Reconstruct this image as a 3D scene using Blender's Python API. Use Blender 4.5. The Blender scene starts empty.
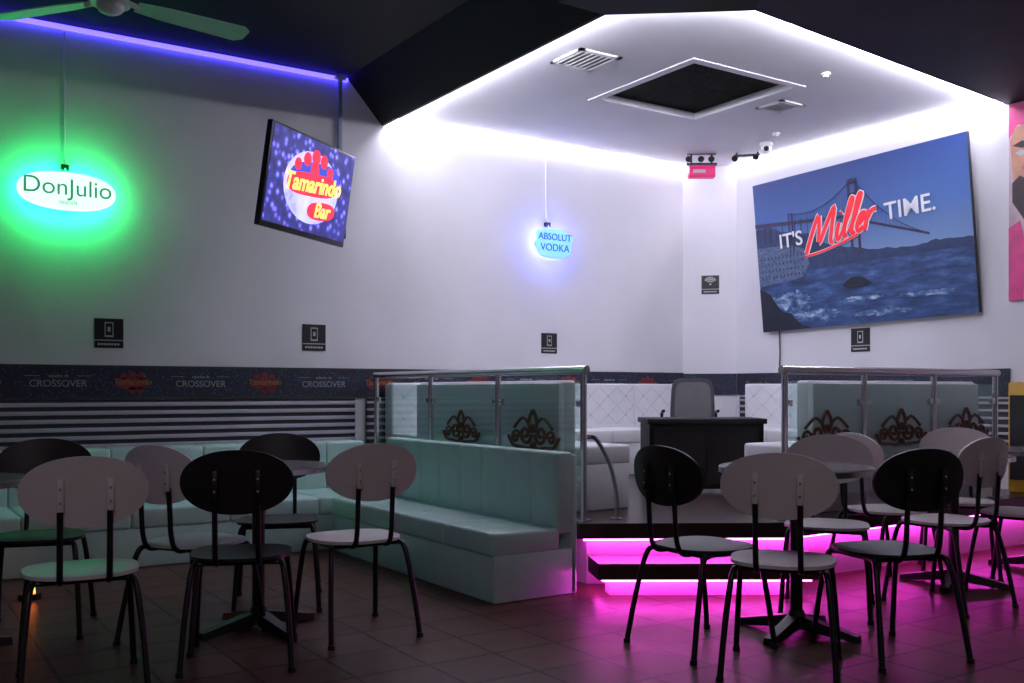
import bpy, bmesh, math, random
from mathutils import Matrix, Vector
random.seed(4)
S=bpy.context.scene
try:
    S.view_settings.view_transform='Standard'
except Exception: pass

# ---------------------------------------------------------------- materials
def mat(name,col,rough=.5,metal=0,emit=None,es=0,noise=0,nscale=8,bump=0,spec=.5,coat=0):
    m=bpy.data.materials.new(name); m.use_nodes=True
    nt=m.node_tree; b=nt.nodes['Principled BSDF']
    b.inputs['Base Color'].default_value=(*col,1)
    b.inputs['Roughness'].default_value=rough
    b.inputs['Metallic'].default_value=metal
    b.inputs['Specular IOR Level'].default_value=spec
    b.inputs['Coat Weight'].default_value=coat
    if emit:
        b.inputs['Emission Color'].default_value=(*emit,1)
        b.inputs['Emission Strength'].default_value=es
    if noise or bump:
        tc=nt.nodes.new('ShaderNodeTexCoord'); n=nt.nodes.new('ShaderNodeTexNoise')
        n.inputs['Scale'].default_value=nscale; n.inputs['Detail'].default_value=5
        nt.links.new(tc.outputs['Object'],n.inputs['Vector'])
        if noise:
            r=nt.nodes.new('ShaderNodeValToRGB')
            r.color_ramp.elements[0].position=.3; r.color_ramp.elements[1].position=.7
            r.color_ramp.elements[0].color=(*[c*(1-noise) for c in col],1)
            r.color_ramp.elements[1].color=(*[min(1,c*(1+noise)) for c in col],1)
            nt.links.new(n.outputs['Fac'],r.inputs['Fac']); nt.links.new(r.outputs['Color'],b.inputs['Base Color'])
        if bump:
            bp=nt.nodes.new('ShaderNodeBump'); bp.inputs['Strength'].default_value=bump; bp.inputs['Distance'].default_value=.01
            nt.links.new(n.outputs['Fac'],bp.inputs['Height']); nt.links.new(bp.outputs['Normal'],b.inputs['Normal'])
    return m

M_wall=mat('wall_paint',(.74,.73,.76),.7,noise=.04,nscale=1.5,bump=.04)
M_ceilw=mat('ceiling_white',(.8,.8,.83),.6,noise=.03,nscale=2)
M_dark=mat('ceiling_dark',(.004,.004,.006),.7,noise=.2,nscale=3,spec=.25)
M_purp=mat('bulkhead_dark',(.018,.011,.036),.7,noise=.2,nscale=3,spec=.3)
M_black=mat('black_lacquer',(.009,.008,.009),.35,noise=.1)
M_mesh=mat('hatch_mesh',(.016,.017,.014),.9,noise=.6,nscale=22,spec=.1)
M_blackm=mat('black_metal',(.010,.010,.011),.35,metal=.3)
M_whitep=mat('white_laminate',(.72,.65,.67),.4,noise=.05,nscale=6)
M_blackp=mat('black_laminate',(.010,.008,.009),.38,noise=.1)
M_steel=mat('brushed_steel',(.65,.65,.67),.25,metal=1,noise=.05,nscale=40)
M_top=mat('table_top',(.24,.23,.23),.18,noise=.1,nscale=20)
M_rim=mat('table_rim',(.5,.5,.5),.25,metal=1)
M_leather=mat('green_lit_white_leather',(.50,.70,.66),.38,noise=.05,nscale=12,bump=.1)  # white leather, with the green light of the sign tinted into its colour
M_leatherw=mat('white_leather',(.74,.74,.76),.38,noise=.04,nscale=12,bump=.1)
M_wood=mat('dark_wood_tread',(.035,.018,.016),.3,noise=.3,nscale=10)
M_desk=mat('desk_dark',(.007,.005,.005),.6,noise=.2,spec=.3)
M_riser=mat('riser_white',(.6,.55,.6),.5,noise=.02)
M_gold=mat('ornament_bronze',(.13,.06,.035),.45,metal=.3,noise=.2)
M_white=mat('white_plastic',(.8,.8,.8),.4,noise=.02)
M_polegrey=mat('pole_grey',(.35,.4,.5),.4,noise=.02)
M_grey=mat('grey_plastic',(.18,.18,.19),.5,noise=.05)
M_seam=mat('seam_grey',(.52,.52,.54),.5,noise=.05)
M_fabric=mat('grey_fabric',(.08,.08,.09),.8,noise=.1,nscale=60)
M_vent=mat('vent_metal',(.75,.75,.75),.4,noise=.02)
M_icon=mat('icon_black',(.008,.008,.009),.4,noise=.1)
M_iconw=mat('icon_white',(.5,.5,.5),.5,noise=.02)
M_ledw=mat('led_white',(1,1,1),.5,emit=(.86,.84,1),es=68)
M_ledv=mat('led_violet',(.2,.15,1),.5,emit=(.065,.045,1),es=6.5)
M_ledp=mat('led_pink',(1,.1,.8),.5,emit=(1,.05,.72),es=32)
M_ledg=mat('led_green',(0,1,.3),.5,emit=(.0,1,.25),es=28)
M_ledb=mat('led_blue',(.2,.2,1),.5,emit=(.16,.16,1),es=17)
M_signg=mat('sign_face_green',(.8,1,.9),.4,emit=(.72,1,.82),es=1.15)
M_signb=mat('sign_face_blue',(.3,.65,.8),.4,emit=(.22,.62,1),es=.62)
M_tgreen=mat('sign_text_green',(.08,.45,.26),.5,emit=(.08,.5,.28),es=.45)
M_tblue=mat('sign_text_blue',(.0,.12,.45),.5,emit=(.02,.16,.6),es=.35)
M_fan=mat('green_lit_fan_blade',(.38,.9,.52),.4,noise=.05)  # green light falling on the blades is put into their base colour
M_red=mat('print_red',(.8,.012,.025),.5,emit=(1,.02,.03),es=.25)
M_pw=mat('print_white',(.9,.9,.9),.5,noise=.02)
M_pinkbox=mat('pink_device',(.5,.015,.12),.4,emit=(1,.02,.2),es=.3)
M_yel=mat('yellow_paint',(.5,.28,.02),.5,noise=.1)
M_orange=mat('led_orange',(1,.3,.05),.5,emit=(1,.22,.03),es=6)
M_skin=mat('mural_skin',(.50,.25,.16),.5,noise=.15,nscale=12)
M_mpink=mat('mural_pink',(.65,.05,.22),.5,noise=.2,nscale=9)
M_mpale=mat('mural_pale',(.55,.40,.45),.5,noise=.2,nscale=9)
M_mhair=mat('mural_hair',(.03,.015,.02),.5,noise=.2,nscale=9)

def floor_mat():
    m=bpy.data.materials.new('floor_tiles'); m.use_nodes=True; nt=m.node_tree; b=nt.nodes['Principled BSDF']
    tc=nt.nodes.new('ShaderNodeTexCoord'); br=nt.nodes.new('ShaderNodeTexBrick'); mp=nt.nodes.new('ShaderNodeMapping')
    br.offset=0; br.inputs['Scale'].default_value=1; br.inputs['Brick Width'].default_value=.33; br.inputs['Row Height'].default_value=.33
    br.inputs['Mortar Size'].default_value=.008; br.inputs['Mortar Smooth'].default_value=.1; br.inputs['Color1'].default_value=(.080,.030,.025,1)
    br.inputs['Color2'].default_value=(.108,.041,.034,1); br.inputs['Mortar'].default_value=(.010,.004,.004,1)
    nt.links.new(tc.outputs['Object'],mp.inputs['Vector']); nt.links.new(mp.outputs['Vector'],br.inputs['Vector'])
    nt.links.new(br.outputs['Color'],b.inputs['Base Color'])
    b.inputs['Specular IOR Level'].default_value=.12
    n=nt.nodes.new('ShaderNodeTexNoise'); n.inputs['Scale'].default_value=6
    r=nt.nodes.new('ShaderNodeMapRange'); r.inputs['To Min'].default_value=.28; r.inputs['To Max'].default_value=.42
    nt.links.new(tc.outputs['Object'],n.inputs['Vector']); nt.links.new(n.outputs['Fac'],r.inputs['Value']); nt.links.new(r.outputs['Result'],b.inputs['Roughness'])
    bp=nt.nodes.new('ShaderNodeBump'); bp.invert=True; bp.inputs['Strength'].default_value=1; bp.inputs['Distance'].default_value=.006
    nt.links.new(br.outputs['Fac'],bp.inputs['Height']); nt.links.new(bp.outputs['Normal'],b.inputs['Normal'])
    return m
M_floor=floor_mat()

def glass_mat():
    m=bpy.data.materials.new('railing_glass'); m.use_nodes=True; nt=m.node_tree; nt.nodes.clear()
    o=nt.nodes.new('ShaderNodeOutputMaterial'); mx=nt.nodes.new('ShaderNodeMixShader')
    t=nt.nodes.new('ShaderNodeBsdfTransparent'); g=nt.nodes.new('ShaderNodeBsdfGlossy')
    t.inputs['Color'].default_value=(.86,.97,.95,1); g.inputs['Roughness'].default_value=.03
    mx.inputs[0].default_value=.12
    nt.links.new(t.outputs[0],mx.inputs[1]); nt.links.new(g.outputs[0],mx.inputs[2]); nt.links.new(mx.outputs[0],o.inputs['Surface'])
    return m
M_glass=glass_mat()

def ramp_mat(name,kind,stops,axis=2,lo=0,hi=1,scale=5,emit=0,stretch=(1,1,1),rough=.5):
    m=bpy.data.materials.new(name); m.use_nodes=True; nt=m.node_tree; b=nt.nodes['Principled BSDF']; b.inputs['Roughness'].default_value=rough
    tc=nt.nodes.new('ShaderNodeTexCoord'); r=nt.nodes.new('ShaderNodeValToRGB')
    while len(r.color_ramp.elements)<len(stops): r.color_ramp.elements.new(.5)
    for e,(p,c) in zip(r.color_ramp.elements,stops): e.position=p; e.color=(*c,1)
    if kind=='grad':
        sx=nt.nodes.new('ShaderNodeSeparateXYZ'); mr=nt.nodes.new('ShaderNodeMapRange')
        mr.inputs['From Min'].default_value=lo; mr.inputs['From Max'].default_value=hi
        nt.links.new(tc.outputs['Object'],sx.inputs[0]); nt.links.new(sx.outputs[axis],mr.inputs['Value']); nt.links.new(mr.outputs['Result'],r.inputs['Fac'])
    else:
        mp=nt.nodes.new('ShaderNodeMapping'); mp.inputs['Scale'].default_value=stretch
        nt.links.new(tc.outputs['Object'],mp.inputs['Vector'])
        if kind=='noise':
            n=nt.nodes.new('ShaderNodeTexNoise'); n.inputs['Scale'].default_value=scale; n.inputs['Detail'].default_value=12; n.inputs['Roughness'].default_value=.65; out=n.outputs['Fac']
        else:
            n=nt.nodes.new('ShaderNodeTexVoronoi'); n.inputs['Scale'].default_value=scale; out=n.outputs['Distance']
        nt.links.new(mp.outputs['Vector'],n.inputs['Vector']); nt.links.new(out,r.inputs['Fac'])
    nt.links.new(r.outputs['Color'],b.inputs['Base Color'])
    if emit:
        nt.links.new(r.outputs['Color'],b.inputs['Emission Color']); b.inputs['Emission Strength'].default_value=emit
    return m
M_sky=ramp_mat('poster_sky','grad',[(0,(.16,.26,.46)),(.4,(.055,.14,.38)),(1,(.014,.05,.23))],lo=-.1,hi=.73)
M_sea=ramp_mat('poster_sea','noise',[(.34,(.006,.02,.07)),(.5,(.02,.06,.18)),(.62,(.05,.11,.27)),(.8,(.22,.32,.5))],scale=4,stretch=(1,1,4))
M_foam=ramp_mat('poster_foam','noise',[(.40,(.015,.045,.14)),(.52,(.10,.19,.36)),(.66,(.55,.65,.76))],scale=8,stretch=(1,1,2.2))
M_hill=mat('poster_hill',(.018,.04,.11),.6,noise=.35,nscale=14)
M_rock=mat('poster_rock',(.005,.009,.022),.6,noise=.4,nscale=14)
M_fort=ramp_mat('poster_fort','noise',[(.4,(.05,.08,.17)),(.6,(.12,.17,.28))],scale=20,stretch=(1,1,3))
M_bridge=mat('poster_bridge',(.035,.03,.08),.6,noise=.1)
M_screen=ramp_mat('tv_screen','vor',[(0,(.6,.6,1)),(.14,(.22,.2,.85)),(.4,(.03,.03,.22)),(1,(.01,.01,.08))],scale=18,emit=1.4)
M_glow=ramp_mat('tv_glow','noise',[(.3,(.25,.25,1)),(.7,(.8,.82,1))],scale=7,emit=1.1)
M_tvy=mat('tv_yellow',(1,.8,.15),.5,emit=(1,.78,.2),es=1.1)
M_tvr=mat('tv_red',(1,.05,.1),.5,emit=(.9,.02,.06),es=.9)
M_tvb=mat('tv_blue',(.05,.1,.6),.5,emit=(.03,.06,.6),es=.9)
M_band=ramp_mat('border_print','vor',[(0,(.06,.20,.30)),(.25,(.01,.035,.08)),(.5,(.005,.01,.025)),(1,(.04,.01,.03))],scale=40)
M_bandr=mat('border_red',(.20,.02,.03),.5,noise=.3,nscale=40)
M_bandy=mat('border_yellow',(.32,.20,.03),.5,noise=.02)
M_bandw=mat('border_white',(.28,.30,.32),.5,noise=.02)
M_strl=mat('stripe_light',(.42,.38,.46),.5,noise=.05)
M_strd=mat('stripe_dark',(.03,.03,.035),.6,noise=.1)

# ---------------------------------------------------------------- builder
class MB:
    def __init__(s): s.bm=bmesh.new(); s.mats=[]
    def mi(s,m):
        if m not in s.mats: s.mats.append(m)
        return s.mats.index(m)
    def merge(s,t,m,smooth=False,X=None):
        if X is not None: bmesh.ops.transform(t,matrix=X,verts=t.verts)
        bmesh.ops.recalc_face_normals(t,faces=t.faces)
        i=s.mi(m)
        for f in t.faces: f.material_index=i; f.smooth=smooth
        me=bpy.data.meshes.new('t'); t.to_mesh(me); t.free(); s.bm.from_mesh(me); bpy.data.meshes.remove(me)
    def box(s,c,d,m,bev=0,seg=2,R=None,smooth=None):
        t=bmesh.new(); bmesh.ops.create_cube(t,size=1)
        bmesh.ops.scale(t,vec=d,verts=t.verts)
        if bev: bmesh.ops.bevel(t,geom=t.edges[:],offset=bev,segments=seg,affect='EDGES',profile=.5)
        X=Matrix.Translation(c)
        if R is not None: X=X@R
        s.merge(t,m,bool(bev) if smooth is None else smooth,X)
    def bx(s,x0,x1,y0,y1,z0,z1,m,bev=0,seg=2):
        s.box(((x0+x1)/2,(y0+y1)/2,(z0+z1)/2),(x1-x0,y1-y0,z1-z0),m,bev,seg)
    def cyl(s,p0,p1,r0,m,r1=None,n=20):
        p0=Vector(p0);p1=Vector(p1); r1=r0 if r1 is None else r1
        t=bmesh.new(); L=(p1-p0).length
        bmesh.ops.create_cone(t,cap_ends=True,segments=n,radius1=r0,radius2=r1,depth=L)
        q=Vector((0,0,1)).rotation_difference((p1-p0).normalized()).to_matrix().to_4x4()
        s.merge(t,m,True,Matrix.Translation((p0+p1)/2)@q)
    def sphere(s,c,r,m,sc=(1,1,1)):
        t=bmesh.new(); bmesh.ops.create_uvsphere(t,u_segments=20,v_segments=12,radius=r)
        bmesh.ops.scale(t,vec=sc,verts=t.verts); s.merge(t,m,True,Matrix.Translation(c))
    def tube(s,pts,r,m,n=8,sub=5,X=None):
        P=[Vector(p) for p in pts]
        if sub>1 and len(P)>2:
            Q=[]
            for i in range(len(P)-1):
                a=P[max(i-1,0)];b=P[i];c=P[i+1];d=P[min(i+2,len(P)-1)]
                for k in range(sub):
                    u=k/sub
                    Q.append(.5*((2*b)+(c-a)*u+(2*a-5*b+4*c-d)*u*u+(-a+3*b-3*c+d)*u**3))
            Q.append(P[-1]); P=Q
        t=bmesh.new(); rings=[]; up=None
        for i,p in enumerate(P):
            d=(P[min(i+1,len(P)-1)]-P[max(i-1,0)]).normalized()
            if up is None:
                up=Vector((0,0,1)) if abs(d.z)<.9 else Vector((1,0,0))
            x=(up-d*up.dot(d)).normalized(); y=d.cross(x); up=x
            rings.append([t.verts.new(p+(x*math.cos(2*math.pi*k/n)+y*math.sin(2*math.pi*k/n))*r) for k in range(n)])
        for a,b in zip(rings,rings[1:]):
            for k in range(n): t.faces.new((a[k],a[(k+1)%n],b[(k+1)%n],b[k]))
        t.faces.new(rings[0]); t.faces.new(rings[-1][::-1])
        s.merge(t,m,True,X)
    def prism(s,poly,z0,z1,m,X=None,bev=0):
        t=bmesh.new(); vs=[t.verts.new((x,y,z0)) for x,y in poly]; f=t.faces.new(vs)
        r=bmesh.ops.extrude_face_region(t,geom=[f]); bmesh.ops.translate(t,vec=(0,0,z1-z0),verts=[v for v in r['geom'] if isinstance(v,bmesh.types.BMVert)])
        s.merge(t,m,False,X)
    def segbox(s,p0,p1,w,z0,z1,m):
        a=Vector((p0[0],p0[1],0));b=Vector((p1[0],p1[1],0)); d=b-a
        s.box(((a+b)/2+Vector((0,0,(z0+z1)/2))),(d.length,w,z1-z0),m,R=Matrix.Rotation(math.atan2(d.y,d.x),4,'Z'))
    def plate(s,w,h,th,m,fn,exp=2,n=40,rings=6):
        t=bmesh.new(); L=[]
        for side in (0,1):
            R=[[t.verts.new(fn(0,0,side*th))]]
            for j in range(1,rings+1):
                ring=[]
                for k in range(n):
                    a=2*math.pi*k/n; c,sn=math.cos(a),math.sin(a)
                    x=math.copysign(abs(c)**(2/exp),c)*w/2*j/rings; y=math.copysign(abs(sn)**(2/exp),sn)*h/2*j/rings
                    ring.append(t.verts.new(fn(x,y,side*th)))
                R.append(ring)
            for k in range(n): t.faces.new((R[0][0],R[1][k],R[1][(k+1)%n]))
            for j in range(1,rings):
                for k in range(n): t.faces.new((R[j][k],R[j+1][k],R[j+1][(k+1)%n],R[j][(k+1)%n]))
            L.append(R[-1])
        for k in range(n): t.faces.new((L[0][k],L[0][(k+1)%n],L[1][(k+1)%n],L[1][k]))
        s.merge(t,m,True)
    def obj(s,name,loc=(0,0,0),rot=(0,0,0),parent=None):
        me=bpy.data.meshes.new(name); s.bm.to_mesh(me); s.bm.free()
        for m in s.mats: me.materials.append(m)
        try: me.set_sharp_from_angle(angle=math.radians(40))
        except Exception: pass
        o=bpy.data.objects.new(name,me); S.collection.objects.link(o); o.location=loc; o.rotation_euler=rot
        if parent: o.parent=parent
        return o
def empty(name,loc=(0,0,0),rot=(0,0,0)):
    o=bpy.data.objects.new(name,None); S.collection.objects.link(o); o.location=loc; o.rotation_euler=rot; o.empty_display_size=.1; return o
def text(name,s,size,m,parent,loc,rot=(math.pi/2,0,0),ext=.002,shear=0,bold=0,sx=1):
    c=bpy.data.curves.new(name,'FONT'); c.body=s; c.size=size; c.extrude=ext; c.align_x='CENTER'; c.align_y='CENTER'; c.shear=shear; c.offset=bold
    c.materials.append(m); o=bpy.data.objects.new(name,c); S.collection.objects.link(o); o.parent=parent; o.location=loc; o.rotation_euler=rot; o.scale=(sx,1,1); return o

YW=7.6; XW=7.55; ZC=3.75; ZL=3.47
# ---------------------------------------------------------------- room shell
b=MB(); b.bx(-4,9,-4,8,-.1,0,M_floor); b.obj('floor')
b=MB(); b.bx(-4,7.17,YW,YW+.12,0,ZC,M_wall); b.obj('wall_left')
b=MB(); b.prism([(7.17,7.6),(7.55,7.2),(7.67,7.2),(7.67,7.72),(7.17,7.72)],0,ZC,M_wall); b.obj('wall_corner')
b=MB(); b.bx(XW,XW+.12,-1,7.2,0,ZC,M_wall); b.obj('wall_right')
b=MB(); b.bx(-4.0,-3.9,-4,YW,0,ZC,M_wall); b.obj('wall_far_side')
b=MB(); b.bx(-4,9,-4,8,ZC,ZC+.1,M_dark); b.obj('ceiling')
hx0,hx1,hy0,hy1=4.92,5.95,5.10,6.16
b=MB()
b.prism([(3.73,7.6),(3.73,4.62),(4.42,4.08),(hx0,4.12),(hx0,7.6)],ZL,ZL+.05,M_ceilw)
b.prism([(hx1,7.6),(hx1,4.202),(7.55,4.33),(7.55,7.2),(7.17,7.6)],ZL,ZL+.05,M_ceilw)
b.prism([(hx0,4.12),(hx1,4.202),(hx1,hy0),(hx0,hy0)],ZL,ZL+.05,M_ceilw)
b.bx(hx0,hx1,hy1,7.6,ZL,ZL+.05,M_ceilw)
for (x0,x1,y0,y1) in ((hx0-.07,hx1+.07,hy0-.07,hy0),(hx0-.07,hx1+.07,hy1,hy1+.07),(hx0-.07,hx0,hy0,hy1),(hx1,hx1+.07,hy0,hy1)):
    b.bx(x0,x1,y0,y1,ZL-.008,ZL,M_ceilw)
b.obj('ceiling_recess')
b=MB(); b.bx(hx0,hx1,hy0,hy1,ZL+.055,ZL+.2,M_mesh)
b.obj('ceiling_hatch')
b=MB()
prof=[(3.38,ZC),(3.70,3.40),(3.73,3.40),(3.73,ZC)]
X=Matrix(((1,0,0,0),(0,0,-1,0),(0,1,0,0),(0,0,0,1)))
b.prism(prof,-7.6,-4.62,M_dark,X)
b.prism([(3.73,4.62),(4.42,4.08),(4.2,3.75),(3.38,4.4),(3.38,4.62)],3.40,ZC,M_dark)
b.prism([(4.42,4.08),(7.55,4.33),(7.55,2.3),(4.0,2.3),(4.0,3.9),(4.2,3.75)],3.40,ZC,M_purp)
b.obj('ceiling_bulkhead')
b=MB(); b.bx(3.735,3.75,4.66,7.58,3.415,3.46,M_ledw)
b.segbox((3.745,4.635),(4.425,4.10),.015,3.415,3.46,M_ledw)
b.segbox((4.43,4.10),(7.53,4.35),.015,3.415,3.46,M_ledw)
b.obj('led_cove_strip')
b=MB(); b.bx(3.76,7.15,YW-.02,YW-.003,3.45,3.468,M_ledw)
b.bx(XW-.02,XW-.003,4.37,7.18,3.45,3.468,M_ledw); b.obj('led_wall_strip')
b=MB(); b.bx(-3.8,3.38,YW-.03,YW-.003,ZC-.04,ZC-.012,M_ledv); b.obj('neon_strip')

# ---------------------------------------------------------------- wall border & stripes
e=empty('trim_1')
b=MB(); b.bx(-3.9,7.16,YW-.018,YW-.002,1.10,1.32,M_band); b.bx(-3.9,7.16,YW-.024,YW-.002,1.315,1.33,M_strd); b.bx(-3.9,7.16,YW-.024,YW-.002,1.085,1.10,M_strd); b.obj('border_left',parent=e)
b=MB(); b.bx(XW-.018,XW-.002,4.3,7.18,1.10,1.32,M_band); b.obj('border_right',parent=e)
b=MB(); b.segbox((7.165,7.588),(7.54,7.193),.012,1.10,1.32,M_band); b.obj('border_corner',parent=e)
for i in range(15):
    x=.17+i*.50-.5
    if i%2==0:
        text('crossover_%d'%i,'CROSSOVER',.068,M_bandw,e,(x+.5,YW-.021,1.195),bold=.0)
        text('sub_%d'%i,'sabados de',.03,M_bandw,e,(x+.5,YW-.021,1.25))
        b=MB()
        for g in (-1,1): b.bx(x+.5+g*.17-.05,x+.5+g*.17+.05,YW-.0205,YW-.018,1.25,1.253,M_bandw)
        b.obj('rule_%d'%i,parent=e)
    else:
        b=MB(); b.plate(.24,.10,.002,M_bandr,lambda u,v,s:Vector((u,-s,v)),exp=2,rings=1,n=24)
        for dx,dz in ((-.06,.05),(0,.065),(.06,.05),(.0,-.05),(.06,-.05)): b.plate(.05,.05,.002,M_bandr,lambda u,v,s:Vector((u+dx,-s,v+dz)),rings=1,n=12)
        b.obj('logo_badge_%d'%i,(x+.5,YW-.019,1.20),parent=e)
        text('logo_%d'%i,'Tamarindo',.062,M_bandy,e,(x+.5,YW-.023,1.21),bold=.0,shear=.2)
for i in range(5):
    text('crossover_r%d'%i,'CROSSOVER' if i%2 else 'Tamarindo',.072,M_bandw if i%2 else M_bandy,e,(XW-.021,6.9-i*.52,1.21),rot=(math.pi/2,0,-math.pi/2))
b=MB(); b.bx(-3.9,3.45,YW-.012,YW-.002,.60,1.08,M_strd)
for i in range(7): b.bx(-3.9,3.45,YW-.03,YW-.012,.67+i*.06,.70+i*.06,M_strl,.004)
b.obj('trim_2')
b=MB(); b.bx(3.55,7.15,YW-.012,YW-.002,.70,1.08,M_strd)
for i in range(6): b.bx(3.55,7.15,YW-.03,YW-.012,.735+i*.06,.757+i*.06,M_strl,.004)
b.bx(XW-.012,XW-.002,4.3,7.15,.70,1.08,M_strd)
for i in range(6): b.bx(XW-.03,XW-.012,4.3,7.15,.735+i*.06,.757+i*.06,M_strl,.004)
b.obj('trim_3')

# ---------------------------------------------------------------- stage
def poly_inset(poly,o):
    n=len(poly); out=[]
    for i in range(n):
        p0=Vector(poly[i-1]);p1=Vector(poly[i]);p2=Vector(poly[(i+1)%n])
        d1=(p1-p0).normalized();d2=(p2-p1).normalized()
        n1=Vector((-d1.y,d1.x));n2=Vector((-d2.y,d2.x))
        k=(n1+n2); k=k/k.dot(n1)
        out.append(tuple(p1+k*o))
    return out
stage=[(3.5,7.56),(3.5,4.58),(4.56,3.93),(7.53,3.93),(7.53,7.15),(7.14,7.56)]
b=MB(); b.prism(stage,.28,.37,M_wood); ins=poly_inset(stage,.10); b.prism(ins,0,.28,M_riser)
i2=poly_inset(stage,.06)
b.segbox(i2[1],i2[2],.02,.262,.279,M_ledp); b.segbox(i2[2],(7.4,i2[2][1]),.02,.262,.279,M_ledp)
b.obj('stage')
step=[(3.52,4.52),(3.40,4.27),(4.44,3.60),(4.56,3.87)]
b=MB(); b.prism(step,.10,.19,M_wood); b.prism(poly_inset(step,.08),0,.10,M_riser)
i2=poly_inset(step,.04); b.segbox(i2[1],i2[2],.02,.085,.099,M_ledp); b.segbox(i2[0],i2[1],.02,.085,.099,M_ledp)
b.obj('stage_step')

# ---------------------------------------------------------------- sofas
def sofa(name,loc,ang,L,depth,sh,bh,m,n,bt=.14,tuft=0,z0=0):
    b=MB()
    b.bx(0,L,-depth,-.005,.0,sh-.12,m,.012)
    w=L/n
    for i in range(n):
        b.bx(i*w+.001,(i+1)*w-.001,-depth-.012,-bt+.02,sh-.13,sh,m,.02,3)
    nb=n if tuft else n*2
    wb=L/nb
    for i in range(nb):
        b.bx(i*wb+.0005,(i+1)*wb-.0005,-bt,-.03,sh-.04,bh,m,.018,3)
    b.bx(0,L,-.05,0,.0,bh-.015,m,.012)
    if tuft:   # diamond tufting: stitched diagonals with buttons
        z1,z2=sh+.03,bh-.03; zm=(z1+z2)/2; q=wb/3
        for i in range(nb):
            for k in range(3):
                x=i*wb+k*q; xa,xb=max(x,i*wb+.015),min(x+q,(i+1)*wb-.015)
                for (p,r) in (((xa,z1),(xb,zm)),((xa,zm),(xb,z1)),((xa,zm),(xb,z2)),((xa,z2),(xb,zm))):
                    b.tube([(p[0],-bt,p[1]),(r[0],-bt,r[1])],.0025,M_seam,n=5,sub=1)
                for z in ((z1+zm)/2,(zm+z2)/2): b.sphere((x+q/2,-bt-.001,z),.010,M_seam,(1,.5,1))
    return b.obj(name,(loc[0],loc[1],z0),(0,0,ang))
sofa('banquette_sofa',(3.39,6.60),-math.pi/2,2.15,.56,.38,.80,M_leather,4)
sofa('banquette_sofa',(-2.4,7.56),0,5.79,.90,.38,.74,M_leather,9,bt=.28)
sofa('tufted_sofa',(3.66,5.0),math.pi/2,1.9,.58,.42,.84,M_leatherw,3,tuft=1,z0=.371)
sofa('tufted_sofa',(3.70,7.54),0,3.3,.60,.42,.84,M_leatherw,5,tuft=1,z0=.371)
sofa('tufted_sofa',(7.48,6.9),-math.pi/2,2.1,.60,.42,.84,M_leatherw,3,tuft=1,z0=.371)
sofa('tufted_sofa',(6.82,4.12),math.pi,1.82,.58,.42,.84,M_leatherw,3,tuft=1,z0=.371)

# ---------------------------------------------------------------- railings
def spiral(cx,cz,r,turns,sgn,start=0,n=22):
    return [(cx+sgn*(r*(1-k/n*.85))*math.cos(start+turns*2*math.pi*k/n),0,cz+(r*(1-k/n*.85))*math.sin(start+turns*2*math.pi*k/n)) for k in range(n+1)]
def ornament(b,x,z,s):
    def T(pts,r): b.tube([(x+p[0]*s,-.012,z+p[2]*s) for p in pts],r*s,M_gold,n=6,sub=2)
    for g in (-1,1):
        T(spiral(g*.22,.02,.17,1.4,g,math.pi),.032)
        T(spiral(g*.52,-.04,.13,1.3,-g,0),.028)
        T([(0,0,-.2),(g*.15,0,-.22),(g*.35,0,-.2),(g*.6,0,-.18),(g*.74,0,-.02)],.030)
        T([(g*.03,0,.05),(g*.12,0,.2),(g*.07,0,.34),(0,0,.42)],.032)
        T([(g*.12,0,.2),(g*.28,0,.30),(g*.44,0,.22),(g*.56,0,.12)],.028)
    b.sphere((x,-.012,z+.14*s),.05*s,M_gold); b.sphere((x,-.012,z-.16*s),.06*s,M_gold)
def railing(p0,p1,npan,orn):
    d=Vector((p1[0]-p0[0],p1[1]-p0[1],0)); L=d.length; ang=math.atan2(d.y,d.x)
    b=MB(); w=L/npan
    for i in range(npan+1):
        x=i*w; b.cyl((x,0,0),(x,0,.90),.02,M_steel); b.cyl((x,0,0),(x,0,.012),.05,M_steel)
    b.tube([(-.03,0,.90),(L+.03,0,.90)],.026,M_steel,n=12,sub=1)
    for i in range(npan):
        b.bx(i*w+.045,(i+1)*w-.045,-.005,.005,.12,.82,M_glass)
        for z in (.25,.7):
            for x in (i*w+.035,(i+1)*w-.035): b.box((x,0,z),(.05,.025,.04),M_steel,.004)
    for (x,z,s) in orn: ornament(b,x,z,s)
    return b,ang
b,a=railing((3.58,7.45),(3.58,4.64),3,[(1.4,.49,.34),(2.3,.49,.38)]); b.obj('glass_railing',(3.58,7.45,.371),(0,0,a))
b,a=railing((4.62,4.02),(6.86,4.02),3,[(.37,.50,.36),(1.12,.50,.36),(1.86,.50,.36)]); b.obj('glass_railing',(4.62,4.02,.371),(0,0,a))
b=MB(); b.tube([(0,0,.5),(.05,-.01,.48),(.13,-.035,.33),(.17,-.05,.15),(.17,-.05,0)],.014,M_steel); b.cyl((.17,-.05,0),(.17,-.05,.01),.035,M_steel); b.cyl((0,0,.5),(-.02,0,.5),.016,M_steel)
b.obj('grab_rail',(3.63,4.65,.371))

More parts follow.
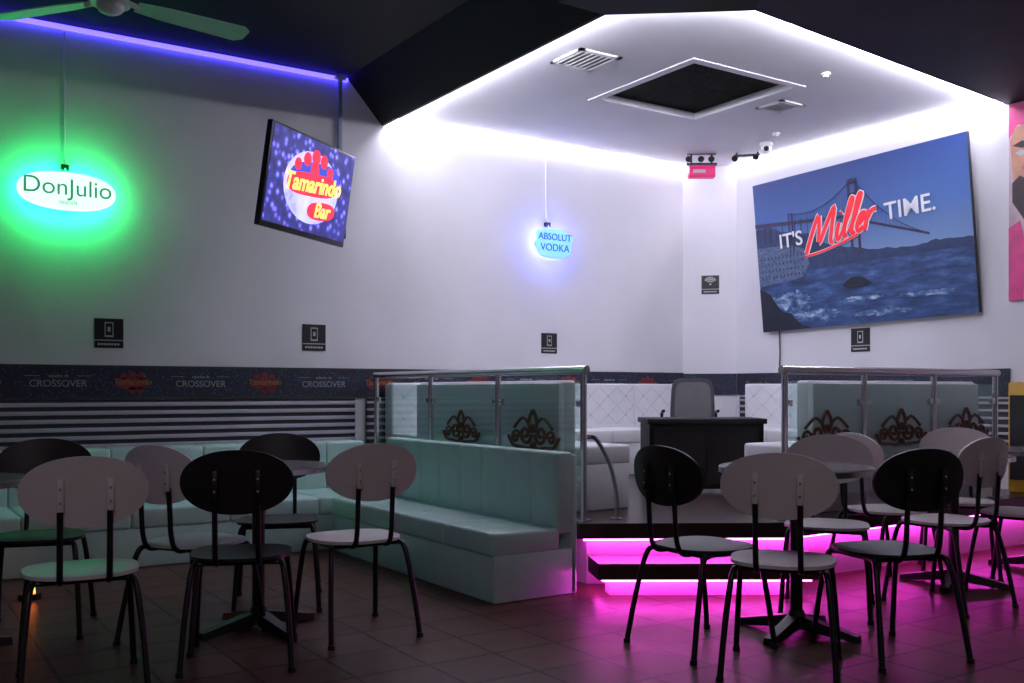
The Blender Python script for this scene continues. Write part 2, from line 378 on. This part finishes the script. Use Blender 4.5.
# ---------------------------------------------------------------- desk + office chair
b=MB(); W,D,H=.92,.5,.56
b.bx(-W/2,W/2,-D/2,D/2,H-.04,H,M_desk,.006); b.bx(-W/2+.02,W/2-.02,-D/2+.03,-D/2+.05,.02,H-.04,M_desk)
b.bx(-W/2+.02,-W/2+.05,-D/2+.03,D/2-.02,0,H-.04,M_desk); b.bx(W/2-.05,W/2-.02,-D/2+.03,D/2-.02,0,H-.04,M_desk)
for x in (-W/2+.06,0,W/2-.075): b.bx(x,x+.015,-D/2+.018,-D/2+.03,.05,H-.06,M_desk)
for z in (.05,H-.08): b.bx(-W/2+.03,W/2-.03,-D/2+.015,-D/2+.03,z,z+.02,M_desk)
b.obj('dj_desk',(5.53,5.66,.371),(0,0,math.radians(-32)))
b=MB()
b.plate(.36,.40,.05,M_fabric,lambda u,v,s:Vector((u*(1-.25*v),-.2-s+u*u*.3,.68+v)),exp=5)
b.plate(.30,.33,.01,M_grey,lambda u,v,s:Vector((u*(1-.25*v),-.252-s+u*u*.3,.68+v)),exp=5)
b.box((0,0,.44),(.40,.42,.07),M_fabric,.03,3); b.cyl((0,0,.08),(0,0,.42),.025,M_blackm)
b.tube([(0,.05,.41),(0,-.16,.41),(0,-.19,.6)],.02,M_blackm)
for k in range(5):
    a=k*2*math.pi/5; b.tube([(0,0,.09),(.15*math.cos(a),.15*math.sin(a),.08),(.24*math.cos(a),.24*math.sin(a),.06)],.014,M_blackm); b.sphere((.24*math.cos(a),.24*math.sin(a),.025),.025,M_black)
for g in (-1,1): b.tube([(g*.18,.05,.42),(g*.23,.05,.45),(g*.23,0,.58),(g*.23,-.12,.60)],.014,M_blackm)
b.obj('office_chair',(5.96,6.24,.371),(0,0,math.radians(-36)))

# ---------------------------------------------------------------- bistro chairs & tables
def chair(x,y,fx,fy,white=True):
    m=M_whitep if white else M_blackp
    b=MB()
    b.plate(.42,.40,.014,m,lambda u,v,s:Vector((u*(1+.3*v),v,.448+s+.15*u*u-.012*math.cos(v*6))),exp=2.7,n=48)
    b.plate(.45,.265,.012,m,lambda u,v,s:Vector((u,-.235-s+u*u*.75-v*.12,.775+v)),exp=2.15,n=48)
    for g in (-1,1):
        b.tube([(g*.215,.235,.008),(g*.20,.20,.25),(g*.185,.165,.41),(g*.17,.12,.434),(g*.165,0,.434),(g*.17,-.12,.434),(g*.185,-.17,.40),(g*.205,-.215,.22),(g*.22,-.255,.008)],.0125,M_blackm,n=10)
        b.cyl((g*.215,.235,0),(g*.215,.235,.02),.016,M_black); b.cyl((g*.22,-.255,0),(g*.22,-.255,.02),.016,M_black)
        b.tube([(g*.085,.1,.432),(g*.085,-.1,.432),(g*.085,-.195,.44),(g*.085,-.228,.50),(g*.085,-.238,.62),(g*.085,-.246,.72)],.0115,M_blackm,n=10)
        b.box((g*.085,-.256,.765),(.026,.016,.12),m,.005,2)
        for z in (.74,.79): b.cyl((g*.085,-.268,z),(g*.085,-.260,z),.005,M_steel)
    b.tube([(-.18,.13,.43),(.18,.13,.43)],.010,M_blackm,sub=1); b.tube([(-.18,-.13,.43),(.18,-.13,.43)],.010,M_blackm,sub=1)
    ang=math.atan2(fy,fx)-math.pi/2
    return b.obj('bistro_chair',(x,y,0),(0,0,ang))
def table(x,y,r=.34,h=.77,rot=.4):
    b=MB()
    b.cyl((0,0,h-.03),(0,0,h-.004),r,M_rim,n=64); b.cyl((0,0,h-.008),(0,0,h),r-.008,M_top,n=64)
    b.cyl((0,0,.06),(0,0,h-.03),.03,M_black); b.cyl((0,0,h-.05),(0,0,h-.03),.11,M_black); b.cyl((0,0,.03),(0,0,.11),.06,M_black,r1=.035)
    for k in range(4):
        R=Matrix.Rotation(k*math.pi/2,4,'Z')
        t=bmesh.new()
        vs=[t.verts.new(R@Vector(p)) for p in ((.02,-.035,.03),(.30,-.03,.0),(.30,.03,.0),(.02,.035,.03),(.02,-.03,.09),(.30,-.022,.03),(.30,.022,.03),(.02,.03,.09))]
        for f in ((0,1,2,3),(4,5,6,7),(0,1,5,4),(1,2,6,5),(2,3,7,6),(3,0,4,7)): t.faces.new([vs[i] for i in f])
        b.merge(t,M_black)
    return b.obj('bistro_table',(x,y,0),(0,0,rot))
table(1.60,4.63,rot=.2,h=.79); table(.30,4.85,rot=.5)
table(3.70,3.15,.36,rot=.3,h=.79); table(5.4,3.42,.33); table(6.35,3.42,.33)
def chb(bx,by,fx,fy,w=True):
    l=math.hypot(fx,fy); fx/=l; fy/=l
    chair(bx+fx*.25,by+fy*.25,fx,fy,w)
chb(.69,3.88,.12,1)
chb(1.27,3.94,.38,.92,False)
chb(1.96,4.08,.02,1)
chb(1.08,4.50,.85,.5)
chb(1.97,5.35,-.4,-1,False)
chb(.78,5.42,-.3,-1,False)
chb(2.97,2.62,.80,.60)
chb(2.92,3.24,1,-.02,False)
chb(3.69,2.46,.28,.96,False)
chb(4.40,3.52,-.75,-.55)
chb(4.87,2.88,.02,1)
chb(4.76,3.66,.9,-.2)
chb(5.95,3.75,-.7,-.5)
chb(5.60,2.85,-.2,1)

# ---------------------------------------------------------------- TV
e=empty('wall_tv',(2.46,6.10,2.47),(math.radians(9),0,math.radians(36.9)))
b=MB(); b.box((0,.02,0),(1.03,.04,.64),M_black,.006); b.box((0,.05,-.02),(.7,.05,.4),M_black,.01)
b.box((0,-.002,.01),(.99,.006,.59),M_screen); b.obj('panel',parent=e)
b=MB(); b.plate(.66,.46,.002,M_glow,lambda u,v,s:Vector((u,-.006-s,v)),exp=2,rings=2); b.obj('screen_glow',parent=e)
b=MB(); b.plate(.6,.22,.002,M_tvb,lambda u,v,s:Vector((u+.02,-.009-s,v+.06+.1*u)),exp=2.5,rings=2)
for dx,dz,r in ((-.1,.17,.045),(0,.20,.05),(.1,.19,.045),(.19,.13,.04),(-.2,.12,.04),(.0,.12,.05)): b.plate(r*2,r*2,.002,M_tvr,lambda u,v,s:Vector((u+dx,-.011-s,v+dz)),rings=1,n=16)
b.plate(.34,.12,.002,M_tvr,lambda u,v,s:Vector((u+.14,-.011-s,v-.13+.1*u)),exp=2.5,rings=1,n=24)
b.plate(.60,.15,.002,M_tvr,lambda u,v,s:Vector((u,-.0115-s,v+.02+.08*u)),exp=3,rings=1,n=24)
b.obj('logo_shapes',parent=e)
text('logo_word','Tamarindo',.155,M_tvy,e,(0,-.017,.02),rot=(math.pi/2,-.08,0),shear=.25,bold=.003)
text('logo_word_2','Bar',.14,M_tvy,e,(.14,-.017,-.13),rot=(math.pi/2,-.08,0),shear=.25,bold=.002)
b=MB(); b.tube([(-.04,.075,0),(.15,.25,0),(.5,.62,0)],.02,M_blackm,sub=1)
b.box((0,.08,0),(.22,.03,.2),M_blackm,.005)
b.obj('mount_arm',(0,0,0),parent=e)
b=MB(); b.box((0,0,0),(.035,.035,1.22),M_polegrey,.004); b.box((0,.01,-.62),(.10,.05,.2),M_black,.006); b.box((0,.005,.6),(.09,.07,.02),M_white)
b.obj('tv_wall_pole',(3.30,YW-.04,3.12))

# ---------------------------------------------------------------- neon-back signs
def sign(name,x,z,w,h,face,back,lines,tm,exp,cord):
    e=empty(name,(x,YW,z))
    b=MB()
    b.plate(w,h,.012,face,lambda u,v,s:Vector((u,-.14-s,v)),exp=exp,rings=3,n=48)
    b.plate(w*1.03,h*1.06,.01,face,lambda u,v,s:Vector((u,-.125-s,v)),exp=exp,rings=3,n=48)
    b.plate(w*.9,h*.86,.01,back,lambda u,v,s:Vector((u,-.10-s,v)),exp=exp,rings=2,n=32)
    for g in (-1,1): b.cyl((g*w*.3,-.1,0),(g*w*.3,-.001,0),.008,M_grey)
    if exp>3:
        for dx,dz,ww,hh in ((-w*.28,h*.32,w*.5,h*.3),(w*.3,h*.2,w*.55,h*.35),(-w*.35,-h*.05,w*.45,h*.4)): b.plate(ww,hh,.01,face,lambda u,v,s:Vector((u+dx,-.13-s,v+dz)),exp=2.5,rings=2,n=30)
    b.obj('panel',parent=e)
    for i,(s,sz,dz,sh,bd) in enumerate(lines): text('lettering_%d'%i,s,sz,tm,e,(0,-.156,dz),shear=sh,bold=bd)
    if cord:
        b=MB(); b.tube([(0,-.06,h/2),(0,-.03,h/2+.1),(0,-.012,h/2+.2),(0,-.012,cord-z)],.008,M_white,n=6); b.box((0,-.03,h/2+.06),(.05,.04,.04),M_black); b.obj('cable',parent=e)
    return e
sign('neon_sign',1.21,2.54,.62,.25,M_signg,M_ledg,[('DonJulio',.165,.02,0,0),('tequila',.045,-.08,.3,0)],M_tgreen,2.3,ZC-.06)
sign('neon_sign',5.41,2.52,.38,.26,M_signb,M_ledb,[('ABSOLUT',.088,.055,0,0),('VODKA',.095,-.045,0,0)],M_tblue,3.2,ZL-.03)

# ---------------------------------------------------------------- poster
PW,PH=2.26,1.45
e=empty('wall_poster',(7.43,5.67,2.47),(math.radians(5.0),-.022,-math.pi/2))
b=MB(); b.box((0,.02,0),(PW,.036,PH),M_blackm); b.bx(-PW/2,PW/2,-.002,0.002,-PH*.12,PH/2,M_sky); b.bx(-PW/2,PW/2,-.002,.002,-PH/2,-PH*.12,M_sea); b.obj('canvas',parent=e)
XZ=Matrix(((1,0,0,0),(0,0,-1,0),(0,1,0,0),(0,0,0,1)))
def flat(poly,y,m): b.prism(poly,y,y+.001,m,XZ)
def rough_edge(pts,amp,seed):
    random.seed(seed); out=[]
    for (x0,z0),(x1,z1) in zip(pts,pts[1:]):
        n=max(2,int(abs(x1-x0)/.04))
        for k in range(n): out.append((x0+(x1-x0)*k/n, z0+(z1-z0)*k/n+random.uniform(-amp,amp)))
    out.append(pts[-1]); return out
b=MB()
flat([(-PW/2,-.18)]+rough_edge([(-PW/2,.27),(-1.0,.30),(-.8,.22),(-.5,.16),(-.3,.04),(-.1,-.02),(.2,-.08),(.6,-.12),(.8,-.09),(PW/2,-.11)],.008,2)+[(PW/2,-.18)],.003,M_hill)
flat([(-PW/2,-.28),(-PW/2,.10),(-.75,.09),(-.56,.03),(-.50,-.12),(-.60,-.24)],.005,M_fort)
for i in range(12):
    for k in range(4): flat([(-1.09+i*.045,-.03-k*.06),(-1.075+i*.045,-.03-k*.06),(-1.075+i*.045,-.005-k*.06),(-1.09+i*.045,-.005-k*.06)],.0065,M_hill)
flat([(-PW/2,.34),(-.1,.26),(.75,-.02),(.75,-.04),(-.1,.235),(-PW/2,.30)],.006,M_bridge)
for x,top,w in ((-.03,.57,.028),(.05,.57,.028)): flat([(x,-.12),(x+w,-.12),(x+w,top),(x,top)],.007,M_bridge)
for z in (.30,.42,.52): flat([(-.03,z),(.078,z),(.078,z+.025),(-.03,z+.025)],.007,M_bridge)
for x in (-.72,-.68): flat([(x,-.0),(x+.015,-.0),(x+.015,.38),(x,.38)],.007,M_bridge)
for i in range(14): flat([(-1.1+i*.075,.14),(-1.094+i*.075,.14),(-1.094+i*.075,.31),(-1.1+i*.075,.31)],.0065,M_bridge)
def cable(x0,z0,x1,z1,sag,dk):
    P=[(x0+(x1-x0)*k/20, z0+(z1-z0)*k/20-sag*4*(k/20)*(1-k/20)) for k in range(21)]
    b.tube([(p[0],-.008,p[1]) for p in P],.0028,M_bridge,n=5,sub=1)
    for p in P[1:-1]:
        if p[1]>dk(p[0])+.01: b.tube([(p[0],-.008,p[1]),(p[0],-.008,dk(p[0]))],.0012,M_bridge,n=4,sub=1)
dk=lambda x: .25-.01 if x<-.1 else .25-.32*(x+.1)
cable(.02,.57,-.70,.38,.10,dk); cable(.02,.57,.74,-.02,.09,dk)
flat([(-PW/2,-PH/2)]+rough_edge([(-PW/2,-.30),(-1.0,-.38),(-.9,-.52),(-.76,-.58),(-.66,-.68),(-.5,-PH/2)],.015,5),.0068,M_rock)
flat(rough_edge([(-.16,-.36),(-.05,-.30),(.08,-.31),(.16,-.37)],.01,3)+[(.05,-.40),(-.1,-.40)],.006,M_rock)
def foam(x,z,w,h,sd):
    random.seed(sd)
    pts=[(x+w/2*math.cos(a)*random.uniform(.7,1.15),z+h/2*math.sin(a)*random.uniform(.5,1.2)) for a in [k*2*math.pi/46 for k in range(46)]]
    pts=[(max(-PW/2+.01,min(PW/2-.01,p[0])),max(-PH/2+.01,p[1])) for p in pts]
    flat(pts,.0045+sd*.0001,M_foam)
for i,(x,z,w,h) in enumerate(((-.78,-.44,.5,.20),(-.52,-.60,.6,.16),(.25,-.64,.6,.06),(.7,-.52,.6,.05),(.05,-.50,.5,.05))): foam(x,z,w,h,i+1)
b.obj('bridge_scene',parent=e)
text('word_its',"IT'S",.19,M_pw,e,(-.70,-.012,.125),bold=.002,rot=(math.pi/2,-.02,0))
strokes=[[(0,-.05),(.06,.5),(.14,.95),(.20,.6),(.26,.12),(.36,.6),(.47,1.02),(.49,.5),(.52,.05),(.58,.02)],
 [(.64,.5),(.63,.2),(.67,.02),(.72,.08)],[(.65,.74),(.665,.77)],
 [(.74,.1),(.82,.6),(.86,1.02),(.81,1.0),(.78,.45),(.80,.05),(.86,.06)],
 [(.90,.1),(.98,.6),(1.02,1.05),(.97,1.03),(.94,.45),(.96,.05),(1.02,.06)],
 [(1.06,.2),(1.15,.32),(1.16,.48),(1.09,.48),(1.05,.2),(1.10,.02),(1.19,.10)],
 [(1.24,.52),(1.23,.25),(1.23,-.02)],[(1.24,.28),(1.30,.46),(1.39,.47)],
 [(-.02,-.12),(.3,-.16),(.7,-.14),(1.1,-.06)]]
def msc(p,y):
    z=p[1]*.30; x=p[0]*.53+.32*z; return (-.52+x,y,-.01+z+.17*x)
for nm,r,m,yy in (('word_script_edge',.030,M_pw,-.10),('word_script',.020,M_red,-.16)):
    b=MB(); fl=Matrix.Scale(.1,4,(0,1,0))
    for st in strokes: b.tube([msc(p,yy) for p in st],r*(.5 if st is strokes[-1] else 1),m,n=8,sub=4,X=fl)
    b.obj(nm,parent=e)
text('word_time','TIME.',.21,M_pw,e,(.585,-.012,.215),bold=.002,rot=(math.pi/2,-.02,0))
b=MB(); b.tube([(XW-.02,6.62,1.75),(XW-.01,6.62,1.5),(XW-.025,6.62,1.3)],.006,M_black); b.obj('poster_cable')

# ---------------------------------------------------------------- notices
def notice(loc,rz,kind=0,s=.20):
    b=MB()
    b.bx(-s/2,s/2,-.006,0,-s*.22,s*.55,M_icon); b.bx(-s/2,s/2,-.006,0,-s*.52,-s*.26,M_icon)
    b.bx(-s*.5,s*.5,-.004,0,-s*.26,-s*.22,M_iconw)
    if kind==0:
        b.bx(-s*.15,s*.15,-.008,-.006,-s*.12,s*.42,M_iconw); b.bx(-s*.12,s*.12,-.009,-.008,-s*.06,s*.38,M_icon)
        b.bx(-s*.05,s*.05,-.010,-.009,s*.08,s*.24,M_iconw)
    else:
        for k,r in enumerate((.34,.24,.13)):
            b.tube([(s*r*math.cos(a),-.008,s*.1+s*r*math.sin(a)) for a in [math.pi*(.15+.7*i/8) for i in range(9)]],s*.035,M_iconw,n=6,sub=1)
        b.sphere((0,-.007,s*.05),s*.06,M_iconw,(1,.2,1))
    for i in range(7): b.bx(-s*.38+i*s*.11,-s*.30+i*s*.11,-.008,-.006,-s*.42,-s*.35,M_iconw)
    b.obj('notice_sign',loc,(0,0,rz))
notice((1.51,YW-.001,1.56),0); notice((3.09,YW-.001,1.575),0); notice((5.45,YW-.001,1.59),0,0,.18)
notice((7.365,7.395,2.24),math.atan2(-.4,.38),1,.18); notice((XW-.001,5.69,1.60),-math.pi/2)

# ---------------------------------------------------------------- ceiling items
def vent(x,y,s,z):
    b=MB()
    for a in (0,1,2,3):
        R=Matrix.Rotation(a*math.pi/2,4,'Z'); c=R@Vector((0,s/2,0)); b.box((c.x,c.y,-.006),(s+.04,.04,.016) if a%2==0 else (.04,s+.04,.016),M_vent)
    b.bx(-s/2,s/2,-s/2,s/2,-.004,-.001,M_grey)
    for i in range(7): b.box((-s/2+s/7*(i+.5),0,-.010),(.026,s,.004),M_vent,R=Matrix.Rotation(-.3,4,'Y'))
    b.obj('ceiling_vent',(x,y,z))
vent(4.25,5.48,.32,ZL); vent(6.27,5.50,.24,ZL); vent(2.05,4.75,.36,ZC)
b=MB(); b.cyl((0,0,.02),(0,0,-.03),.06,M_white); b.sphere((0,0,-.05),.05,M_white); b.sphere((-.03,-.03,-.06),.025,M_black); b.obj('dome_camera',(7.1,6.4,ZL))
for x,y in ((5.9,4.75),(6.9,6.1)):
    b=MB(); b.cyl((0,0,0),(0,0,-.015),.035,M_white); b.cyl((0,0,-.015),(0,0,-.03),.02,M_vent); b.obj('smoke_detector',(x,y,ZL))
b=MB()
b.box((0,0,-.18),(.26,.12,.11),M_pinkbox,.012); b.box((0,0,-.10),(.30,.04,.02),M_black); b.cyl((-.1,0,-.10),(-.1,0,.02),.01,M_black); b.cyl((.1,0,-.10),(.1,0,.02),.01,M_black)
b.box((0,0,.004),(.28,.05,.02),M_black)
for dx in (-.12,0,.10): b.cyl((dx,-.02,-.05),(dx-.02,-.09,-.07),.025,M_black,r1=.03)
b.box((-.03,-.062,-.18),(.12,.004,.03),M_iconw)
b.obj('stage_light',(6.90,7.05,ZL),(0,0,-.6))
b=MB(); b.box((0,0,-.03),(.24,.03,.02),M_black)
for dx in (-.1,.1): b.cyl((dx,0,-.03),(dx-.02,-.06,-.07),.02,M_black,r1=.03); b.cyl((dx,0,-.03),(dx,0,0),.008,M_black)
b.obj('spotlight_bar',(7.22,6.75,ZL),(0,0,-.8))
b=MB(); b.cyl((0,0,.14),(0,0,.55),.014,M_white); b.cyl((0,0,.50),(0,0,.55),.06,M_white); b.cyl((0,0,-.02),(0,0,.12),.10,M_white,r1=.07); b.sphere((0,0,-.03),.07,M_white,(1,1,.6))
for k in range(3):
    R=Matrix.Rotation(math.radians(8+120*k),4,'Z')
    t=bmesh.new(); pts=[(.14,-.045),(.30,-.065),(.73,-.08),(.77,-.045),(.77,.045),(.73,.08),(.30,.065),(.14,.045)]
    vs=[t.verts.new((x,y,-y*.18)) for x,y in pts]; f=t.faces.new(vs); r=bmesh.ops.extrude_face_region(t,geom=[f]); bmesh.ops.translate(t,vec=(0,0,.008),verts=[v for v in r['geom'] if isinstance(v,bmesh.types.BMVert)])
    b.merge(t,M_fan,False,R)
    b.cyl(R@Vector((.07,0,.02)),R@Vector((.16,0,.0)),.015,M_white)
b.obj('ceiling_fan',(1.10,5.50,ZC-.55))

# mural on the right wall
e=empty('wall_mural',(XW,3.55,2.62),(0,0,-math.pi/2))
b=MB(); b.box((0,-.01,0),(1.5,.02,1.54),M_mpale)
def mp(poly,y,m): b.prism(poly,y,y+.002,m,XZ)
mp([(-.75,.77),(-.75,.50),(-.68,.60),(-.60,.58),(-.5,.66),(-.2,.6),(.0,.77)],.021,M_mpink)
mp([(-.74,.48),(-.70,.58),(-.58,.60),(-.40,.55),(-.32,.40),(-.33,.1),(-.42,-.08),(-.60,-.10),(-.70,.05)],.022,M_skin)
mp([(-.72,.15),(-.66,.2),(-.60,.16),(-.5,.2),(-.36,.2),(-.34,.05),(-.45,-.15),(-.62,-.16),(-.72,-.0)],.024,M_mhair)
mp([(-.72,.44),(-.64,.47),(-.57,.43),(-.64,.41)],.025,M_mhair); mp([(-.50,.44),(-.42,.47),(-.36,.42),(-.43,.41)],.025,M_mhair)
mp([(-.70,.38),(-.64,.40),(-.60,.37),(-.65,.35)],.025,M_iconw); mp([(-.60,.4),(-.55,.22),(-.64,.24)],.025,M_mpink)
mp([(-.75,-.2),(-.66,-.15),(-.6,-.4),(-.64,-.77),(-.75,-.77)],.023,M_mpink)
mp([(-.6,-.2),(-.3,-.15),(-.1,-.4),(-.2,-.77),(-.6,-.77)],.023,M_mhair); mp([(-.5,-.25),(-.3,-.25),(-.22,-.5),(-.35,-.68),(-.5,-.55)],.025,M_skin)
mp([(.0,.5),(.4,.55),(.6,.2),(.4,-.3),(.1,-.2)],.022,M_skin); mp([(-.05,.5),(.1,.7),(.5,.65),(.7,.1),(.5,.3),(.3,.45)],.024,M_mhair)
b.obj('panel',parent=e)
b=MB(); b.bx(-.11,.11,-.1,.1,.0,.84,M_yel,.015); b.bx(-.115,-.11,-.08,.08,.1,.74,M_black); b.bx(-.09,.09,-.106,-.10,.1,.74,M_black); b.obj('yellow_cabinet',(7.41,4.08,.371))
b=MB(); b.cyl((0,0,0),(0,0,.03),.06,M_black); b.cyl((0,0,.03),(0,0,.09),.03,M_orange,r1=.025); b.obj('amber_floor_lamp',(.78,6.0,0))

# ---------------------------------------------------------------- light
def area(name,loc,rot,sx,sy,e,c):
    l=bpy.data.lights.new(name,'AREA'); l.shape='RECTANGLE'; l.size=sx; l.size_y=sy; l.energy=e; l.color=c
    o=bpy.data.objects.new(name,l); S.collection.objects.link(o); o.location=loc; o.rotation_euler=rot; return o
area('camera_side_fill',(-.5,-.5,3.6),(math.radians(25),0,math.radians(-30)),1.2,1.2,32,(1,.88,.95))  # fill light added behind the camera to brighten the seating, not a fixture
w=bpy.data.worlds.new('World'); S.world=w; w.use_nodes=True
w.node_tree.nodes['Background'].inputs[0].default_value=(.92,.84,1,1); w.node_tree.nodes['Background'].inputs[1].default_value=.075

cam=bpy.data.cameras.new('camera'); co=bpy.data.objects.new('camera',cam); S.collection.objects.link(co)
co.location=(0,0,1.15); co.rotation_euler=(math.pi/2,0,math.radians(-33.5)); cam.lens=34.63; cam.sensor_width=36; cam.shift_y=.0474
S.camera=co
